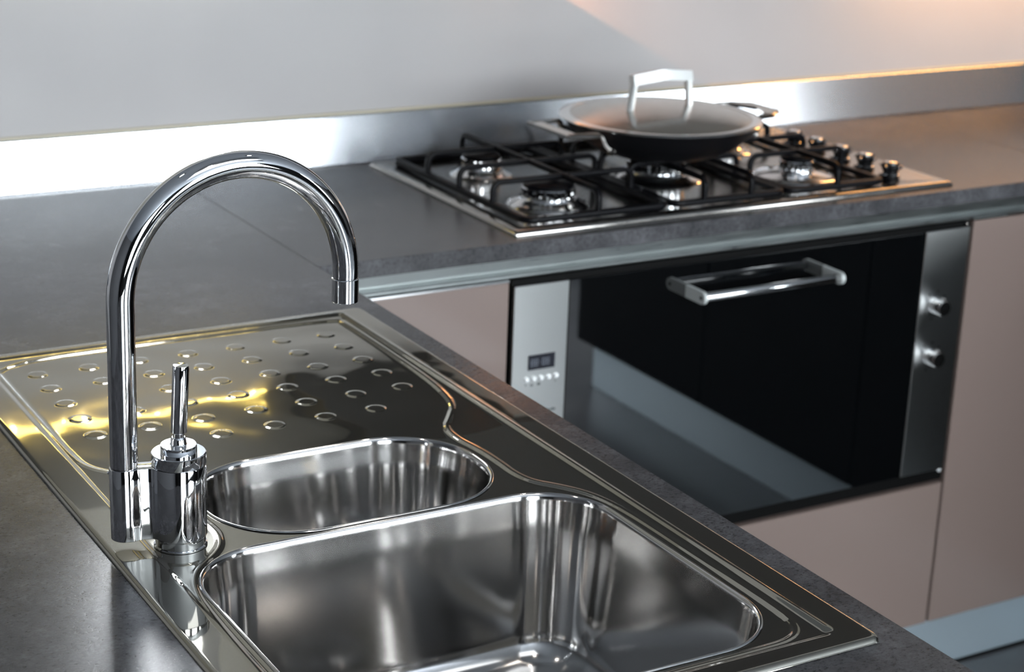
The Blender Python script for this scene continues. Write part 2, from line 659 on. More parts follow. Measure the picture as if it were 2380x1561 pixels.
# drop quads lying wholly on the bowl side
inb = ((sb < dx * 0.2) | (ss < dx * 0.2)).ravel()[quad].all(1)
quad = quad[ok & ~inb]
used = np.unique(quad)
remap = -np.ones(solid.size, int)
remap[used] = np.arange(len(used))
quad = remap[quad]
co = np.stack([Xs.ravel()[used], Ys.ravel()[used], H.ravel()[used]], -1)

sink = thing('inset_sink', (-0.289, -1.246, 0), 'long inset stainless steel sink with drainer, small bowl and large bowl', 'sink')
me = bpy.data.meshes.new('sink_deck')
co2 = co + np.array([0.289, 1.246, 0.0])
me.vertices.add(len(co2))
me.vertices.foreach_set('co', co2.ravel())
me.loops.add(len(quad) * 4)
me.loops.foreach_set('vertex_index', quad.ravel())
me.polygons.add(len(quad))
me.polygons.foreach_set('loop_start', np.arange(len(quad)) * 4)
me.polygons.foreach_set('loop_total', np.full(len(quad), 4))
me.polygons.foreach_set('use_smooth', np.ones(len(quad), bool))
me.update()
me.validate()
me.materials.append(M_sink)
deck = bpy.data.objects.new('drainer_deck', me)
S.collection.objects.link(deck)
deck.parent = sink


def bowl(name, rect, depth, floor_in, label):
    x0, x1, y0, y1, r = rect
    m = MB()
    prof = [(-0.0022, 0.0022), (-0.0016, 0.0030), (-0.0006, 0.0034), (0.0006, 0.0030), (0.0018, 0.0018), (0.0028, -0.0005), (0.0034, -0.004), (0.0040, -0.012)]
    # straight drafted wall, then a generous floor fillet
    rf = 0.030
    wall_in = 0.014
    for q in np.linspace(0.02, depth - rf, 10):
        prof.append((0.004 + wall_in * (q / depth), -q))
    xin = prof[-1][0]
    for a in np.linspace(0, PI / 2, 10)[1:]:
        prof.append((xin + rf * (1 - math.cos(a)), -(depth - rf) - rf * math.sin(a)))
    ext = prof[-1][0]
    for q in (0.02, 0.04, 0.055):
        prof.append((ext + q, -depth - 0.0015 * q / 0.02))
    n_ref = None
    for (ins, z) in prof:
        rr_ = max(r - ins, 0.004)
        P = []
        for (cx, cy, a0) in ((x1 - r, y1 - r, 0), (x0 + r, y1 - r, PI / 2), (x0 + r, y0 + r, PI), (x1 - r, y0 + r, 3 * PI / 2)):
            ox = 0
            if ins > r - 0.004:
                e = ins - (r - 0.004)
                cx -= e * (1 if a0 in (0, 3 * PI / 2) else -1)
                cy -= e * (1 if a0 in (0, PI / 2) else -1)
            for i in range(25):
                a = a0 + PI / 2 * i / 24
                P.append((cx + rr_ * math.cos(a), cy + rr_ * math.sin(a), z))
            nxt = 10
            # straight run handled by next corner start
        # densify straight runs equally
        Q = []
        for k in range(4):
            seg_ = P[k * 25:(k + 1) * 25]
            Q += seg_
            e0 = np.array(seg_[-1])
            e1 = np.array(P[((k + 1) * 25) % 100])
            for i in range(1, 24):
                Q.append(tuple(e0 + (e1 - e0) * i / 24))
        n_ref = len(Q)
        m.v += Q
    rows = len(prof)
    for k in range(rows - 1):
        for i in range(n_ref):
            j = (i + 1) % n_ref
            m.f.append((k * n_ref + i, k * n_ref + j, (k + 1) * n_ref + j, (k + 1) * n_ref + i))
    m.f.append(tuple((rows - 1) * n_ref + i for i in range(n_ref)))
    o = obj(name, m, M_bowl, sink, smooth=60, fix=False)
    o['label'] = label
    # drain
    cx, cy = (x0 + x1) / 2, (y0 + y1) / 2
    d = MB().lathe([(0.045, 0.0), (0.044, 0.0015), (0.036, 0.001), (0.032, -0.004), (0.0, -0.005)], (cx, cy), 40, -depth - 0.0030)
    obj('drain', d, M_chrome2, o, smooth=40)
    return o


bowl('large_bowl', BIG, 0.165, 0, 'large brushed steel bowl')
bowl('small_bowl', SML, 0.125, 0, 'small rounded brushed steel bowl')

# ------------------------------------------------------------------ faucet
FB = (-0.482, -1.320)
FS = (-0.5284, -1.3079)
fau = thing('kitchen_faucet', (FB[0], FB[1], 0.0035), 'tall chrome swan-neck faucet with upright lever behind the large bowl', 'faucet')
ax = Vector((FS[0] - FB[0], FS[1] - FB[1]))
dist = ax.length
axn = ax.normalized()
pern = Vector((-axn.y, axn.x))
rb, rs_ = 0.0238, 0.0124


def halfw(s_):
    a = math.sqrt(max(rb * rb - s_ * s_, 0))
    b = math.sqrt(max(rs_ * rs_ - (s_ - dist) ** 2, 0))
    if s_ < -0.0 or s_ > dist:
        return a if s_ < 0 else b
    k = 0.0035
    br_ = 0.0085
    h = [a, b, br_]
    mx_ = max(h)
    return mx_ + k * math.log(sum(math.exp((q - mx_) / k) for q in h)) - k * math.log(1 + 2 * math.exp(-(mx_ - min(h)) / k)) * 0.5 if 0.008 < s_ < dist - 0.004 else mx_


ss_ = list(-rb * np.cos(np.linspace(0, PI / 2, 24))) + list(np.linspace(0.001, dist - 0.001, 50)) + list(dist + rs_ * np.sin(np.linspace(0, PI / 2, 16)))
hw = [halfw(q) for q in ss_]
for _ in range(3):
    hw = [hw[0]] + [(hw[i - 1] + 2 * hw[i] + hw[i + 1]) / 4 if 16 < i < len(hw) - 10 else hw[i] for i in range(1, len(hw) - 1)] + [hw[-1]]
outl = []
for q, h_ in zip(ss_, hw):
    p = Vector(FB) + axn * q + pern * h_
    outl.append((p.x, p.y))
for q, h_ in list(zip(ss_, hw))[::-1][1:-1]:
    p = Vector(FB) + axn * q - pern * h_
    outl.append((p.x, p.y))
obj('body', MB().prism(outl, 0.0137, 0.0805, 0.0006), M_chrome, fau, smooth=35)
obj('base_ring', MB().lathe([(0.0, 0.0), (0.0236, 0.0), (0.0236, 0.0012), (0.0222, 0.0020), (0.0222, 0.0086), (0.0216, 0.0092), (0.0216, 0.0100), (0, 0.0100)], FB, 64, 0.0036), M_chrome, fau, smooth=35)
obj('seam_ring', MB().lathe([(0, 0), (0.0226, 0), (0.0226, 0.0009), (0, 0.0009)], FB, 64, 0.0802), M_cap, fau, smooth=35)
obj('cap', MB().lathe([(0, 0), (0.0238, 0), (0.0240, 0.0004), (0.0240, 0.0100), (0.0232, 0.0106), (0.0, 0.0106)], FB, 64, 0.0811), M_chrome, fau, smooth=35)
lever = obj('lever', MB().lathe([(0, 0), (0.0158, 0), (0.0160, 0.0004), (0.0160, 0.0062), (0.0154, 0.0068), (0.0078, 0.0068), (0.0070, 0.0080), (0.0068, 0.0115), (0.0056, 0.0135), (0, 0.0135)], FB, 48, 0.0918), M_chrome, fau, smooth=35)
lx = Vector((0.048, -0.020, 1)).normalized()
obj('lever_pin', MB().lathe([(0, 0.0), (0.0050, 0.0), (0.0050, 0.0062), (0.0066, 0.0066), (0.0072, 0.0072), (0.0073, 0.0655), (0.0066, 0.0684), (0.0, 0.0690)], seg=40, axis=lx, org=(FB[0], FB[1], 0.1030)), M_chrome, lever, smooth=35)
# spout
Rr, zs, rt = 0.1096, 0.2277, 0.01205
lean = (0.0082, 0.0004, 1.0)
uu = Vector((math.cos(0.0853), math.sin(0.0853), 0))
upv = Vector(lean)
P0 = Vector((FS[0], FS[1], 0))
pts = [P0 + upv * z for z in np.linspace(0.0817, zs, 14)]
cc = P0 + upv * zs + uu * Rr
for t in np.linspace(PI, 0.0, 73)[1:]:
    pts.append(cc + Rr * (math.cos(t) * uu + math.sin(t) * upv))
e = pts[-1]
rad = [rt] * len(pts)
for t in (0.003, 0.0055):
    pts.append(e - upv * t)
    rad.append(rt * 0.985)
obj('spout', MB().tube(pts, rad, 40), M_chrome, fau, smooth=50)
e2 = pts[-1]
obj('spout_seam', MB().tube([P0 + upv * 0.0805, P0 + upv * 0.0818], rt * 0.97, 40), M_cap, fau, smooth=50)
a1 = e2 - upv * 0.0012
a2 = e2 - upv * 0.0235
ae = obj('aerator', MB().tube([a1 + upv * 0.0004, a1, a1 - upv * 0.0006, a2 + upv * 0.0008, a2], [rt * 0.95, rt * 1.0, rt * 1.04, rt * 1.04, rt * 0.98], 40), M_chrome, fau, smooth=35)
obj('aerator_seam', MB().tube([e2 + upv * 0.0003, a1], rt * 0.93, 40), M_cap, fau, smooth=50)
sd_ = Vector((-0.86, 0.5, 0)).normalized()
obj('grub_screw', MB().lathe([(0.0016, 0), (0.0016, 0.0016), (0.0010, 0.0022), (0, 0.0022)], seg=16, axis=sd_, org=Vector((FS[0], FS[1], 0.0745)) + sd_ * 0.0118), M_chrome, fau, smooth=40)

# ------------------------------------------------------------------ gas cooktop
CX0, CX1, CY0, CY1 = 0.3259, 1.1746, -0.5248, -0.0407
hob = thing('gas_cooktop', ((CX0 + CX1) / 2, (CY0 + CY1) / 2, 0), 'wide stainless steel gas cooktop with five burners and side knobs', 'cooktop')
m = MB()
o1 = rrect(CX0, CX1, CY0, CY1, 0.004, 4, 1)
hp = [(0.0, 0.0004), (0.0, 0.0028), (0.0012, 0.0046), (0.0045, 0.0066), (0.0075, 0.0070), (0.020, 0.0070), (0.024, 0.0062), (0.030, 0.0052)]
V = []
nn_ = None
for ins, z in hp:
    q = rrect(CX0 + ins, CX1 - ins, CY0 + ins, CY1 - ins, 0.004, 4, 10)
    nn_ = len(q)
    V += [(p[0], p[1], z) for p in q]
F = []
for k in range(len(hp) - 1):
    for i in range(nn_):
        j = (i + 1) % nn_
        F.append((k * nn_ + i, k * nn_ + j, (k + 1) * nn_ + j, (k + 1) * nn_ + i))
F.append(tuple((len(hp) - 1) * nn_ + i for i in range(nn_)))
F.append(tuple(range(nn_))[::-1])
m.add(V, F)
obj('hob_plate', m, M_hob, hob, smooth=50)

burn = [(0.462, -0.390, 0.041, 0.064), (0.462, -0.180, 0.032, 0.052), (0.725, -0.300, 0.048, 0.080), (0.950, -0.385, 0.028, 0.072), (0.950, -0.180, 0.032, 0.052)]
for bx, by, rc, rp in burn:
    b_ = obj('burner', MB().lathe([(0, 0.0), (rp, 0.0), (rp * 0.97, 0.0022), (rp * 0.90, 0.0036), (rc * 1.30, 0.0052 if rp < .07 else 0.0085), (rc * 1.10, 0.0100), (rc * 1.08, 0.0120), (0, 0.0120)], (bx, by), 48, 0.0056), M_chrome2, hob, smooth=35)
    # flame ring with ports
    seg = 72
    m = MB()
    prof = [(rc * 0.98, 0.0), (rc * 1.0, 0.0010), (rc * 1.0, 0.002), (rc * 1.03, 0.0025), (rc * 1.03, 0.0150), (rc * 0.98, 0.0162), (0, 0.0164)]
    V = []
    F = []
    for k, (r_, h_) in enumerate(prof):
        for i in range(seg):
            a = 2 * PI * i / seg
            q = r_ * (0.955 if (k in (3, 4) and i % 3 == 0) else 1.0)
            V.append((bx + q * math.cos(a), by + q * math.sin(a), 0.0172 + h_))
    for k in range(len(prof) - 1):
        for i in range(seg):
            j = (i + 1) % seg
            F.append((k * seg + i, k * seg + j, (k + 1) * seg + j, (k + 1) * seg + i))
    F.append(tuple(range(seg))[::-1])
    m.add(V, F)
    obj('flame_ring', m, M_chrome, b_, smooth=30)
    obj('burner_cap', MB().lathe([(0, 0), (rc * 0.93, 0), (rc * 0.97, 0.0012), (rc * 0.97, 0.0040), (rc * 0.90, 0.0060), (0, 0.0066)], (bx, by), 48, 0.0334), M_iron, b_, smooth=40)

KN = [(1.092, -0.459), (1.094, -0.392), (1.0955, -0.327), (1.096, -0.259), (1.097, -0.194)]
kn_lab = 'black and chrome control knob'
for kx, ky in KN:
    k_ = obj('control_knob', MB().lathe([(0, 0), (0.0165, 0), (0.0165, 0.0025), (0.0135, 0.0035), (0.0125, 0.0120), (0.0150, 0.0150), (0.0158, 0.0180), (0.0158, 0.0235), (0.0150, 0.0250), (0, 0.0252)], (kx, ky), 32, 0.0056), M_iron, hob, smooth=40)
    g_ = MB()
    for a in range(4):
        an = a * PI / 2 + 0.35
        g_.lathe([(0, -0.0035), (0.0028, -0.0033), (0.0034, 0), (0.0028, 0.0033), (0, 0.0035)], seg=14, axis=(math.cos(an), math.sin(an), 0), org=(kx + 0.0165 * math.cos(an), ky + 0.0165 * math.sin(an), 0.0265))
    g_.lathe([(0, 0), (0.0105, 0), (0.0105, 0.0022), (0.0092, 0.0030), (0, 0.0032)], (kx, ky), 28, 0.0308)
    g_.lathe([(0.0132, 0), (0.0146, 0.0012), (0.0132, 0.0024), (0.0126, 0.0012), (0.0132, 0)], (kx, ky), 28, 0.0112)
    obj('knob_trim', g_, M_chrome, k_, smooth=40)
    obj('pointer', MB().tube([(kx - 0.010, ky - 0.002, 0.0125), (kx - 0.0285, ky - 0.006, 0.0150)], 0.0022, 10), M_chrome, k_, smooth=40)


# grates
def grate(x0, x1, centres, label, first=None):
    y0, y1 = -0.4985, -0.0585
    g = thing('pan_grate', ((x0 + x1) / 2, (y0 + y1) / 2, 0.0075), label, 'grate', 'black pan grates on the cooktop')
    # border frame
    m = MB()
    q = rrect(x0 + 0.006, x1 - 0.006, y0 + 0.006, y1 - 0.006, 0.016, 8, 1)
    m.tube([(p[0], p[1], 0.0125) for p in q], 0.005, 14, closed=True, flat=(0.0125, 0.0095))
    obj('border_bar', m, M_iron, g, smooth=50)
    zt = 0.047

    def finger(px, py, dx_, dy_, ln, zt_=zt):
        P = [Vector((px, py, 0.014)), Vector((px, py, zt_ - 0.014))]
        for a in np.linspace(0, PI / 2, 7)[1:]:
            k = 0.014
            P.append(Vector((px + dx_ * k * (1 - math.cos(a)), py + dy_ * k * (1 - math.cos(a)), zt_ - k + k * math.sin(a))))
        P.append(Vector((px + dx_ * ln, py + dy_ * ln, zt_)))
        obj('finger', MB().tube(P, 0.004, 12, flat=(0.0078, 0.0085)), M_iron, g, smooth=50)

    xm = (x0 + x1) / 2 + (0.0 if len(centres) == 2 else -0.004)

    def arch(P):
        a_, b_ = Vector(P[0]), Vector(P[1])
        d_ = (b_ - a_).normalized()
        ln = (b_ - a_).length
        k = 0.015
        Q = [a_ + Vector((0, 0, 0.014)), a_ + Vector((0, 0, zt - k))]
        for t in np.linspace(0, PI / 2, 7)[1:]:
            Q.append(a_ + d_ * k * (1 - math.cos(t)) + Vector((0, 0, zt - k + k * math.sin(t))))
        Q.append(a_ + d_ * ln / 2 + Vector((0, 0, zt)))
        R_ = [b_ + (a_ - q) * 1.0 for q in Q]
        W = [Vector((2 * (a_.x + b_.x) / 2 - q.x, 2 * (a_.y + b_.y) / 2 - q.y, q.z)) for q in Q[:-1]][::-1]
        obj('arched_bar', MB().tube(Q + W, 0.004, 12, flat=(0.0082, 0.0085)), M_iron, g, smooth=50)

    if len(centres) == 2:
        ys = (centres[0], (centres[0] + centres[1]) / 2, centres[1])
        arch(((xm, y0 + 0.006, 0), (xm, y1 - 0.006, 0)))
        for yy in ys:
            arch(((x0 + 0.006, yy, 0), (x1 - 0.006, yy, 0)))
    else:
        for yy in (centres[0] - 0.085, centres[0], centres[0] + 0.085):
            finger(x0 + 0.006, yy, 1, 0, 0.075)
            finger(x1 - 0.006, yy, -1, 0, 0.075)
        for xx in (xm - 0.045, xm + 0.045):
            finger(xx, y0 + 0.006, 0, 1, 0.145)
            finger(xx, y1 - 0.006, 0, -1, 0.145)
    for fx, fy in ((x0 + 0.012, y0 + 0.012), (x1 - 0.012, y0 + 0.012), (x0 + 0.012, y1 - 0.012), (x1 - 0.012, y1 - 0.012)):
        obj('foot', MB().lathe([(0, 0), (0.004, 0), (0.005, 0.004), (0, 0.004)], (fx, fy), 14, 0.0074), M_iron, g, smooth=40)
    return g


grate(0.3575, 0.6205, (-0.390, -0.180), 'black iron grate over the two burners left of the wok')
grate(0.6225, 0.8455, (-0.280,), 'black iron grate underneath the wok')
grate(0.8475, 1.0520, (-0.385, -0.180), 'black iron grate between the wok and the control knobs')

# ------------------------------------------------------------------ wok and lid
WX, WY, WR = 0.710, -0.326, 0.163
wok = thing('wok', (WX, WY, 0.0515), 'black cast iron wok with steel side handles and domed steel lid on the middle burner', 'wok')
prof = [(0, 0.0), (0.070, 0.0), (0.082, 0.0015), (0.105, 0.009), (0.130, 0.0235), (0.147, 0.040), (0.157, 0.054), (0.1605, 0.0570), (0.1595, 0.0585), (0.155, 0.0565), (0.145, 0.042), (0.128, 0.026), (0.104, 0.0125), (0.08, 0.006), (0, 0.006)]
obj('pan_body', MB().lathe(prof, (WX, WY), 96, 0.0517), M_pan, wok, smooth=50)
th = math.radians(1.5)
ca, sa = math.cos(th), math.sin(th)


def wl_(u, v_, z):
    return (WX + ca * u - sa * v_, WY + sa * u + ca * v_, z)


for sg in (-1, 1):
    zt = 0.106 if sg < 0 else 0.110
    arm1 = MB()
    if sg < 0:
        ho, uo, hk, uk = 0.055, 0.214, 0.058, 0.190
    else:
        ho, uo, hk, uk = 0.032, 0.212, 0.056, 0.186
    for q in (1, -1):
        P = [(sg * 0.143, q * 0.066, zt - 0.024), (sg * 0.149, q * 0.063, zt - 0.018), (sg * 0.155, q * 0.060, zt - 0.004), (sg * 0.160, q * 0.059, zt), (sg * uk, q * hk, zt), (sg * uo, q * ho, zt)]
        arm1.tube([wl_(*p) for p in P], 0.004, 12, flat=(0.0095, 0.0060))
        arm1.lathe([(0, 0), (0.0070, 0), (0.0062, 0.004), (0, 0.005)], seg=16, axis=(Vector(wl_(sg, q * 0.4, 0)) - Vector((WX, WY, 0))), org=wl_(sg * 0.141, q * 0.068, zt - 0.026))
    g0 = [(uo - 0.012, -ho), (uk - 0.004, -hk + 0.004), (uk - 0.010, -hk + 0.016), (uo - 0.016, 0.0), (uk - 0.010, hk - 0.016), (uk - 0.004, hk - 0.004), (uo + 0.004, ho + 0.003), (uo + 0.006, 0.0), (uo + 0.004, -ho - 0.003)]
    if sg < 0:
        g0 = [(uo - 0.016, -ho), (uo - 0.016, ho), (uo + 0.006, ho + 0.004), (uo + 0.006, -ho - 0.004)]
    else:
        g0 = [(uk - 0.004, -hk - 0.003), (uk - 0.010, -hk + 0.012), (uo - 0.017, 0.0), (uk - 0.010, hk - 0.012), (uk - 0.004, hk + 0.003), (uo + 0.005, ho + 0.004), (uo + 0.005, -ho - 0.004)]
    n = len(g0)
    top = [wl_(sg * a_, b_, zt + 0.0032) for a_, b_ in g0]
    bot = [wl_(sg * a_, b_, zt - 0.0024) for a_, b_ in g0]
    arm1.add(bot + top, [(i, (i + 1) % n, n + (i + 1) % n, n + i) for i in range(n)] + [tuple(range(n))[::-1], tuple(range(n, 2 * n))])
    obj('side_handle', arm1, M_lid, wok, smooth=35)

prof = []
for q in np.linspace(0, 1, 18):
    prof.append((0.1495 * (1 - q), 0.0005 + 0.0175 * (1 - (1 - q) ** 2) ** 0.9))
prof2 = [(p[0], p[1]) for p in prof]
lid = obj('lid', MB().lathe([(0.1495, -0.0002)] + prof2, (WX, WY), 96, 0.1122), M_lid, wok, smooth=60)
lid['label'] = 'brushed steel domed lid with bridge handle'
prof = [(0.1500, 0.0), (0.1640, 0.0), (0.1650, 0.0012), (0.1640, 0.0024), (0.1540, 0.0034), (0.1480, 0.0030)]
obj('lid_rim', MB().lathe(prof + [(0.1490, 0.0006)], (WX, WY), 96, 0.1106), M_chrome2, lid, smooth=50)

hz = 0.127
th2 = math.radians(3)


def hl(u, z, v_=0.0):
    return (WX - 0.006 + math.cos(th2) * u - math.sin(th2) * v_, WY - 0.004 + math.sin(th2) * u + math.cos(th2) * v_, z)


m = MB()
for sg in (-1, 1):
    m.tube([hl(sg * 0.0600, hz - 0.001), hl(sg * 0.0595, hz + 0.003), hl(sg * 0.0545, 0.1705), hl(sg * 0.0535, 0.1800)], 0.004, 12, flat=(0.0115, 0.0085))
    m.lathe([(0, 0), (0.0095, 0), (0.0085, 0.0022), (0, 0.0028)], hl(sg * 0.0600, 0)[:2], 20, hz - 0.0040)
# chevron strap
n = 9
V = []
for i in range(n):
    u = -0.0590 + 0.118 * i / (n - 1)
    zc = 0.1765 + 0.0055 * (1 - abs(u) / 0.059)
    for dv, dz in ((-0.0085, -0.0085), (0.0085, -0.0060), (0.0085, 0.0062), (-0.0045, 0.0078)):
        V.append(hl(u, zc + dz, dv))
F = []
for i in range(n - 1):
    for k in range(4):
        F.append((i * 4 + k, i * 4 + (k + 1) % 4, (i + 1) * 4 + (k + 1) % 4, (i + 1) * 4 + k))
F += [(0, 1, 2, 3), tuple((n - 1) * 4 + k for k in (3, 2, 1, 0))]
m.add(V, F)
obj('bridge_handle', m, M_panel, lid, smooth=25)

# ------------------------------------------------------------------ rail under the worktop (hob run)
m = MB()
m.extrude_x([(-0.5030, -0.0256), (-0.5330, -0.0256), (-0.5300, -0.0280), (-0.5270, -0.0500), (-0.5300, -0.0512), (-0.5345, -0.0520), (-0.5362, -0.0540), (-0.5362, -0.0570), (-0.5340, -0.0598), (-0.5030, -0.0600)], 0.0015, 1.4885)
rail = obj('grip_rail', m, M_alu)
tag(rail, 'aluminium grip rail directly under the front edge of the hob worktop', 'rail')

# ------------------------------------------------------------------ cabinets of the hob run


def carcass(x0, x1, y0, y1, z0, z1, parent, th_=0.016):
    m = MB()
    m.box(x0, x0 + th_, y0, y1, z0, z1)
    m.box(x1 - th_, x1, y0, y1, z0, z1)
    m.box(x0 + th_, x1 - th_, y1 - th_, y1, z0, z1)
    m.box(x0 + th_, x1 - th_, y0, y1 - th_, z0, z0 + th_)
    return obj('carcass', m, M_carc, parent)


PT, PB = -0.8148, -0.9399
PZ = -0.8148
cab1 = thing('base_cabinet', (0.165, -0.30, -0.80), 'narrow taupe base cabinet between the sink run and the oven', 'cabinet')
carcass(0.006, 0.3135, -0.5150, -0.006, PZ + 0.002, -0.066, cab1)
obj('door', MB().box(0.006, 0.3125, FX, FX + 0.019, PZ - 0.0, -0.0655, 0.001), M_front, cab1)
obj('edge_profile', MB().extrude_x([(FX, -0.0650), (FX - 0.0012, -0.0640), (FX - 0.0012, -0.0615), (FX + 0.002, -0.0606), (FX + 0.012, -0.0608), (FX + 0.014, -0.0650)], 0.006, 0.3125), M_chrome2, cab1)

cab2 = thing('oven_cabinet', (0.769, -0.30, -0.80), 'taupe drawer cabinet under the wide oven', 'cabinet')
carcass(0.3155, 1.2175, -0.5150, -0.006, PZ + 0.002, -0.5360, cab2)
obj('drawer_front', MB().box(0.3165, 1.2160, FX, FX + 0.019, PZ, -0.5395, 0.001), M_front, cab2)

cab3 = thing('base_cabinet', (1.36, -0.30, -0.80), 'tall-fronted taupe base cabinet right of the oven', 'cabinet')
carcass(1.2200, 1.500, -0.5150, -0.006, PZ + 0.002, -0.066, cab3)
obj('door', MB().box(1.2215, 1.500, FX, FX + 0.019, PZ, -0.0635, 0.001), M_front, cab3)
obj('edge_profile', MB().extrude_x([(FX, -0.0630), (FX - 0.0012, -0.0622), (FX - 0.0012, -0.0602), (FX + 0.002, -0.0601), (FX + 0.012, -0.0603), (FX + 0.014, -0.0630)], 1.2215, 1.300), M_chrome2, cab3)
pl = obj('plinth', MB().box(0.062, 1.525, -0.5015, -0.486, PB + 0.0065, PT - 0.001), M_plinth)
tag(pl, 'bluish aluminium plinth below the cabinets of the hob run', 'plinth')
seal = obj('plinth_seal', MB().box(0.062, 1.525, -0.5045, -0.487, PB + 0.0003, PB + 0.0065), M_black, pl)

# ------------------------------------------------------------------ oven
OX0, OX1, OZ0, OZ1 = 0.3192, 1.2183, -0.5349, -0.0624
ov = thing('built_in_oven', (0.769, -0.30, OZ0), 'wide black glass built-in oven with steel side panels', 'oven')
obj('housing', MB().box(OX0 + 0.004, OX1 - 0.004, -0.5265, -0.03, OZ0 + 0.004, -0.0640), M_black, ov)
obj('frame', MB().box(OX0 + 0.0005, OX1 - 0.0005, -0.5300, -0.5270, OZ0 + 0.0003, -0.0632), M_black, ov)
zt, zb = -0.0725, -0.5125
gl = obj('glass_door', MB().box(0.4170, 1.1145, FX, FX + 0.0050, zb, zt, 0.0008), M_glass, ov)
pa = obj('control_panel', MB().box(0.3215, 0.4155, FX - 0.001, FX + 0.0050, zb, zt, 0.0008), M_panel, ov)
pa['label'] = 'steel panel with clock display'
pb = obj('control_panel', MB().box(1.1160, 1.2130, FX - 0.001, FX + 0.0050, zb, zt, 0.0008), M_panel, ov)
pb['label'] = 'steel panel with two knobs'
yp = FX - 0.0012
ds = obj('display', MB().box(0.3490, 0.3955, yp - 0.0006, yp, -0.2050, -0.1815, 0.0002), M_disp, pa)
# seven-segment 88:88
m = MB()


def seg7(x, z, w_, h_, t7=0.0008):
    y = yp - 0.0009
    for (a0, b0, a1_, b1) in ((0, 0, w_, t7), (0, h_ / 2 - t7 / 2, w_, h_ / 2 + t7 / 2), (0, h_ - t7, w_, h_), (0, 0, t7, h_), (w_ - t7, 0, w_, h_)):
        m.box(x + a0, x + a1_, y, y + 0.0003, z + b0, z + b1)


for xx in (0.3535, 0.3605, 0.3735, 0.3805):
    seg7(xx, -0.1990, 0.0050, 0.0110)
m.box(0.3692, 0.3700, yp - 0.0009, yp - 0.0006, -0.1955, -0.1947)
m.box(0.3692, 0.3700, yp - 0.0009, yp - 0.0006, -0.1920, -0.1912)
obj('digits', m, M_digit, pa)
for i in range(5):
    bx = 0.3470 + i * 0.0128
    obj('button', MB().lathe([(0, 0), (0.0040, 0), (0.0040, 0.0030), (0.0030, 0.0042), (0, 0.0044)], seg=20, axis=(0, -1, 0), org=(bx, yp + 0.0004, -0.2185)), M_btn, pa, smooth=40)
for (xa, za, wa, ha) in ((0.3455, -0.2290, 0.0012, 0.003), (0.3545, -0.2305, 0.0042, 0.0009), (0.3545, -0.2280, 0.0042, 0.0009), (0.3545, -0.2305, 0.0009, 0.0032), (0.3580, -0.2305, 0.0009, 0.0032), (0.3665, -0.2302, 0.0050, 0.0036), (0.3975, -0.2290, 0.0010, 0.003)):
    obj('printed_symbol', MB().box(xa, xa + wa, yp - 0.0002, yp + 0.0002, za, za + ha), M_print, pa)
m = MB()
for i, (wa, ha) in enumerate(((0.003, 0.0042), (0.0026, 0.003), (0.0026, 0.003), (0.003, 0.0042), (0.0026, 0.003))):
    m.box(0.3830 + i * 0.0036, 0.3830 + i * 0.0036 + wa, yp - 0.0002, yp + 0.0002, -0.2740, -0.2740 + ha)
obj('maker_mark', m, M_print, pa)
# rotary knobs
for kz, pin in ((-0.2030, 0), (-0.2945, 1)):
    kx = 1.1510
    k_ = obj('rotary_knob', MB().lathe([(0, 0), (0.0152, 0), (0.0152, 0.0030), (0.0140, 0.0040), (0.0138, 0.0235), (0.0128, 0.0252), (0, 0.0254)], seg=40, axis=(0, -1, 0), org=(kx, yp + 0.0002, kz)), M_chrome2, pb, smooth=35)
    obj('knob_indicator', MB().box(kx - 0.0018, kx + 0.0018, yp - 0.0235, yp - 0.0150, kz + 0.0130, kz + 0.0175, 0.0004), M_chrome2, k_)
    m = MB()
    for i in range(7):
        a = math.radians(-35 + i * 45)
        px_, pz_ = kx + 0.0245 * math.sin(a), kz + 0.0245 * math.cos(a)
        m.box(px_ - 0.0014, px_ + 0.0014, yp - 0.0001, yp + 0.0002, pz_ - 0.0014, pz_ + 0.0014)
    obj('dial_marks', m, M_black, pb)
m = MB()
# handle: bar and two slotted brackets
hzz = -0.1150
hd = obj('door_handle', MB().lathe([(0, 0), (0.0068, 0), (0.0072, 0.0006), (0.0072, 0.2640), (0.0068, 0.2646), (0, 0.2646)], seg=28, axis=(1, 0, 0), org=(0.6345, FX - 0.0410, hzz)), M_chrome2, ov, smooth=40)
for hx in (0.6315, 0.9010):
    m = MB()
    out = []
    for i in range(13):
        a = PI / 2 - PI * i / 12
        out.append((FX - 0.0420 - 0.0100 * math.cos(a), hzz + 0.0100 * math.sin(a)))
    out = out + [(FX - 0.0003, hzz - 0.0100), (FX - 0.0003, hzz + 0.0100)]
    m.extrude_x(out, hx - 0.0030, hx + 0.0030)
    br_ = obj('bracket', m, M_satin, hd)
    sc_ = MB()
    sx = hx - 0.0031 if hx < 0.7 else hx + 0.0031
    for yy in (FX - 0.0420,):
        sc_.lathe([(0, 0), (0.0030, 0), (0.0028, 0.0005), (0, 0.0006)], seg=16, axis=(-1 if hx < 0.7 else 1, 0, 0), org=(sx, yy, hzz))
    obj('screw', sc_, M_iron, br_)
obj('corner_stud', MB().lathe([(0, 0), (0.0036, 0.0), (0.0028, 0.003), (0, 0.0042)], seg=18, axis=(0, -1, 0), org=(1.2080, FX + 0.004, -0.5155)), M_btn, ov, smooth=50)
obj('corner_stud', MB().box(1.2045, 1.2110, FX - 0.001, FX + 0.004, -0.0715, -0.0650, 0.0006), M_chrome2, ov)

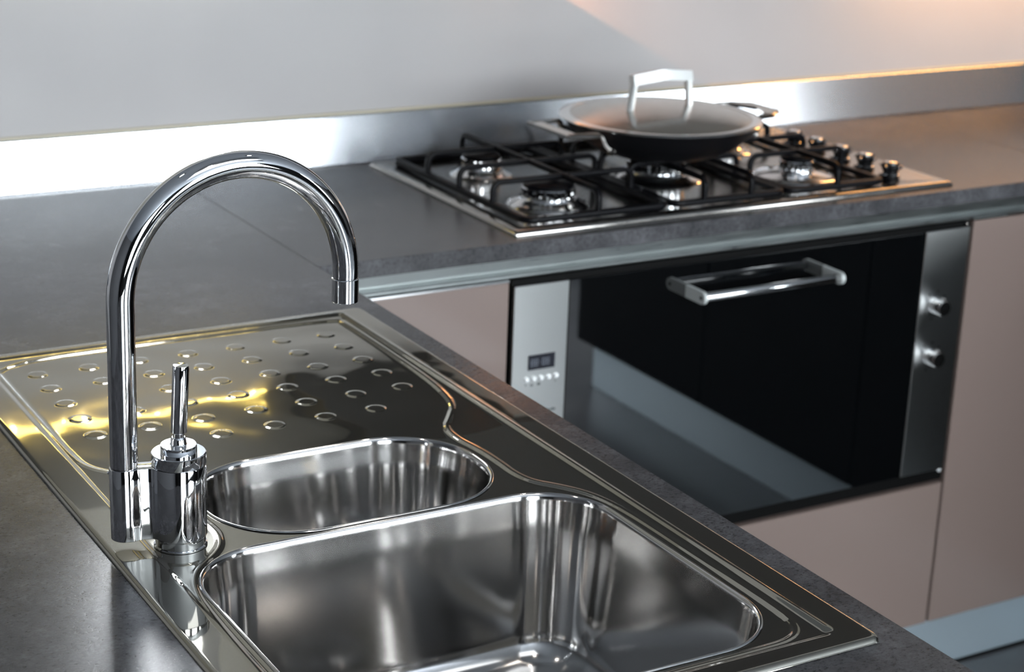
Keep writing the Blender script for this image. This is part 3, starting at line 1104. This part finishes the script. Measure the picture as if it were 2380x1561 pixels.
# ------------------------------------------------------------------ peninsula below the sink
pen = thing('sink_cabinet', (-0.30, -1.3, -0.80), 'taupe cabinet block carrying the sink worktop, seen reflected in the oven', 'cabinet')
m = MB()
m.box(-0.060, -0.044, -2.30, -0.62, PZ + 0.002, -0.066)
m.box(-0.960, -0.944, -2.30, -0.62, PZ + 0.002, -0.028)
m.box(-0.944, -0.060, -2.30, -2.284, PZ + 0.002, -0.066)
m.box(-0.944, -0.060, -2.284, -0.62, PZ + 0.002, PZ + 0.018)
obj('carcass', m, M_carc, pen)
for y0_, y1_ in ((-1.10, -0.565), (-1.70, -1.103), (-2.30, -1.703)):
    obj('door', MB().box(-0.0385, -0.0200, y0_ + 0.0015, y1_ - 0.0015, PZ, -0.0655, 0.001), M_front, pen)
prl = obj('grip_rail', MB().extrude_y([(-0.0500, -0.0256), (-0.0460, -0.0256), (-0.0400, -0.0440), (-0.0240, -0.0500), (-0.0190, -0.0520), (-0.0190, -0.0600), (-0.0500, -0.0600)], -2.3, -0.57), M_alu)
tag(prl, 'aluminium grip rail under the front edge of the sink worktop', 'rail')
ppl = obj('plinth', MB().box(-0.085, -0.070, -2.30, -0.53, PB + 0.0065, PT - 0.001), M_plinth)
tag(ppl, 'aluminium plinth under the sink cabinets, reflected as a band in the oven glass', 'plinth')

# ------------------------------------------------------------------ third run, opposite the sink (seen in the oven glass)
wt3 = obj('worktop', MB().box(1.4906, 2.12, -2.22, -0.002, -t_, 0, 0.0007), M_top)
tag(wt3, 'grey concrete-look worktop right of the cooktop beyond the right-hand seam', 'worktop')
c3_ = thing('base_cabinet', (1.8, -1.4, -0.80), 'dark cabinet block facing the sink run, seen only as a reflection', 'cabinet')
obj('carcass', MB().box(1.530, 2.10, -2.20, -0.56, PZ + 0.002, -0.066), M_carc, c3_)
for y0_, y1_ in ((-1.10, -0.565), (-1.65, -1.103), (-2.20, -1.653)):
    obj('door', MB().box(1.5100, 1.5285, y0_ + 0.0015, y1_ - 0.0015, PZ, -0.0655, 0.001), M_door, c3_)
pl3 = obj('plinth', MB().box(1.540, 1.555, -2.16, -0.53, PB + 0.0005, PT - 0.001), M_plinth)
tag(pl3, 'aluminium plinth seen as the pale diagonal band in the oven glass', 'plinth')
ppl['label'] = 'aluminium plinth under the sink cabinets'
pen['label'] = 'taupe cabinet block carrying the sink worktop'

# ------------------------------------------------------------------ above the frame: wall units, hood, lamps (seen in reflections)
uc = thing('wall_cabinet', (-0.5, -0.17, 0.40), 'pale upper wall cabinet above the corner worktop', 'cabinet')
obj('cabinet_box', MB().box(-1.30, 0.190, -0.33, -0.001, 0.400, 1.10), M_upper, uc)
led = thing('led_strip', (-0.08, -0.02, 0.385), 'yellow glowing light strip under the upper wall cabinet', 'lamp')
obj('diffuser', MB().box(-0.34, 0.155, -0.016, -0.004, 0.391, 0.3995), M_ledcov, led)
for i in range(12):
    x = -0.32 + i * 0.041
    obj('light_dot', MB().box(x - 0.003, x + 0.003, -0.013, -0.007, 0.3895, 0.3909), M_leddot, led)
hood = thing('cooker_hood', (0.75, -0.2, 0.375), 'dark cooker hood above the gas cooktop', 'hood')
obj('hood_body', MB().box(0.200, 1.30, -0.36, -0.001, 0.375, 1.10), M_dark, hood)
obj('hood_filter', MB().box(0.45, 1.26, -0.33, -0.03, 0.371, 0.3749), M_alu, hood)
uc2 = thing('wall_cabinet', (2.0, -0.17, 0.42), 'upper wall cabinet right of the cooker hood', 'cabinet')
obj('cabinet_box', MB().box(1.31, 2.9, -0.33, -0.001, 0.420, 1.10), M_upper, uc2)


def lamp_fitting(name, x, y, z, r_, label, m_emit):
    t = thing(name, (x, y, z), label, 'lamp')
    obj('lamp_ring', MB().lathe([(r_, 0), (r_ + 0.012, 0), (r_ + 0.012, 0.012), (r_, 0.012), (r_, 0)], (x, y), 32, z - 0.0125), M_chrome2, t, smooth=40)
    obj('lamp_disc', MB().lathe([(0, 0), (r_ - 0.001, 0), (r_ - 0.001, 0.004), (0, 0.004)], (x, y), 32, z - 0.0055), m_emit, t)
    return t


wl3 = thing('cabinet_downlight', (1.78, -0.10, 0.41), 'warm strip lamp under the upper cabinet at the right', 'lamp')
obj('lamp_housing', MB().box(1.34, 2.22, -0.135, -0.065, 0.408, 0.4195), M_chrome2, wl3)
obj('lamp_diffuser', MB().box(1.36, 2.20, -0.130, -0.070, 0.4065, 0.4079), mat('warm_diffuser', (1, 1, 1), 0.5, emit=(1.0, 0.50, 0.18), strength=3.0), wl3)
area('downlight', (1.78, -0.10, 0.404), (0.80, 0.05), 3.2, (1.0, 0.46, 0.12))

sl = bpy.data.lights.new('streak_spot', 'SPOT')  # added spot, aimed along the wall to throw the warm streak
sl.energy = 24.0
sl.color = (1.0, 0.40, 0.14)
sl.spot_size = math.radians(50)
sl.spot_blend = 0.06
sl.shadow_soft_size = 0.003
so = bpy.data.objects.new('streak_spot', sl)
so.location = (0.50, -0.035, Z0 + 0.366)
so.rotation_euler = Vector((math.cos(math.radians(3)), 0.0, -math.sin(math.radians(3)))).to_track_quat('-Z', 'Y').to_euler()
S.collection.objects.link(so)

# added glowing panel that throws glare onto the deck beside the faucet
sp = thing('glare_panel', (-0.15, -0.345, 0.56), 'added cool white glowing panel on the upper cabinet front, for glare by the faucet', 'lamp')
obj('glare_housing', MB().box(-0.255, -0.065, -0.345, -0.331, 0.47, 0.70), M_chrome2, sp)
obj('glare_face', MB().box(-0.225, -0.105, -0.350, -0.3455, 0.48, 0.69), M_glare, sp)
for i, (x, y, lb) in enumerate(((0.2, -2.4, 'long ceiling lamp above the aisle beside the sink'),)):
    cl = thing('ceiling_lamp', (x, y, ZC), lb, 'lamp')
    obj('lamp_housing', MB().box(x - 0.62, x + 0.62, y - 0.32, y + 0.32, 1.56, ZC - 0.001), M_white, cl)
    obj('lamp_diffuser', MB().box(x - 0.58, x + 0.58, y - 0.28, y + 0.28, 1.545, 1.5595), M_ceillamp, cl)

for i, (x, y) in enumerate(DOWN):
    t = thing('ceiling_downlight', (x, y, 1.70), ('round ceiling downlight over the hob side of the sink', 'round ceiling downlight over the front end of the sink run', 'round ceiling downlight over the drainer', 'round ceiling downlight over the floor between the units')[i], 'lamp')
    obj('lamp_ring', MB().lathe([(0.068, 0), (0.082, 0), (0.082, 0.018), (0.068, 0.018), (0.068, 0)], (x, y), 32, 1.7010), M_chrome2, t, smooth=40)
t = thing('ceiling_downlight', (1.15, -2.75, 1.70), 'added ceiling spotlight that lights the white reflector on the floor', 'lamp')
obj('lamp_ring', MB().lathe([(0.060, 0), (0.075, 0), (0.075, 0.058), (0.060, 0.058), (0.060, 0)], (1.15, -2.75), 32, 1.6610), M_chrome2, t, smooth=40)  # fitting for the added spot over the floor reflector
floor_reflector = obj('floor_reflector', MB().box(0.50, 1.46, -3.5, -2.40, -Z0 + 0.0005, -Z0 + 0.012, 0.004), mat('white_reflector', (0.75, 0.78, 0.80), 0.9))  # added white surface, there to be mirrored in the left oven panel
tag(floor_reflector, 'added white reflector on the aisle floor that brightens the left oven panel', 'floor_reflector')
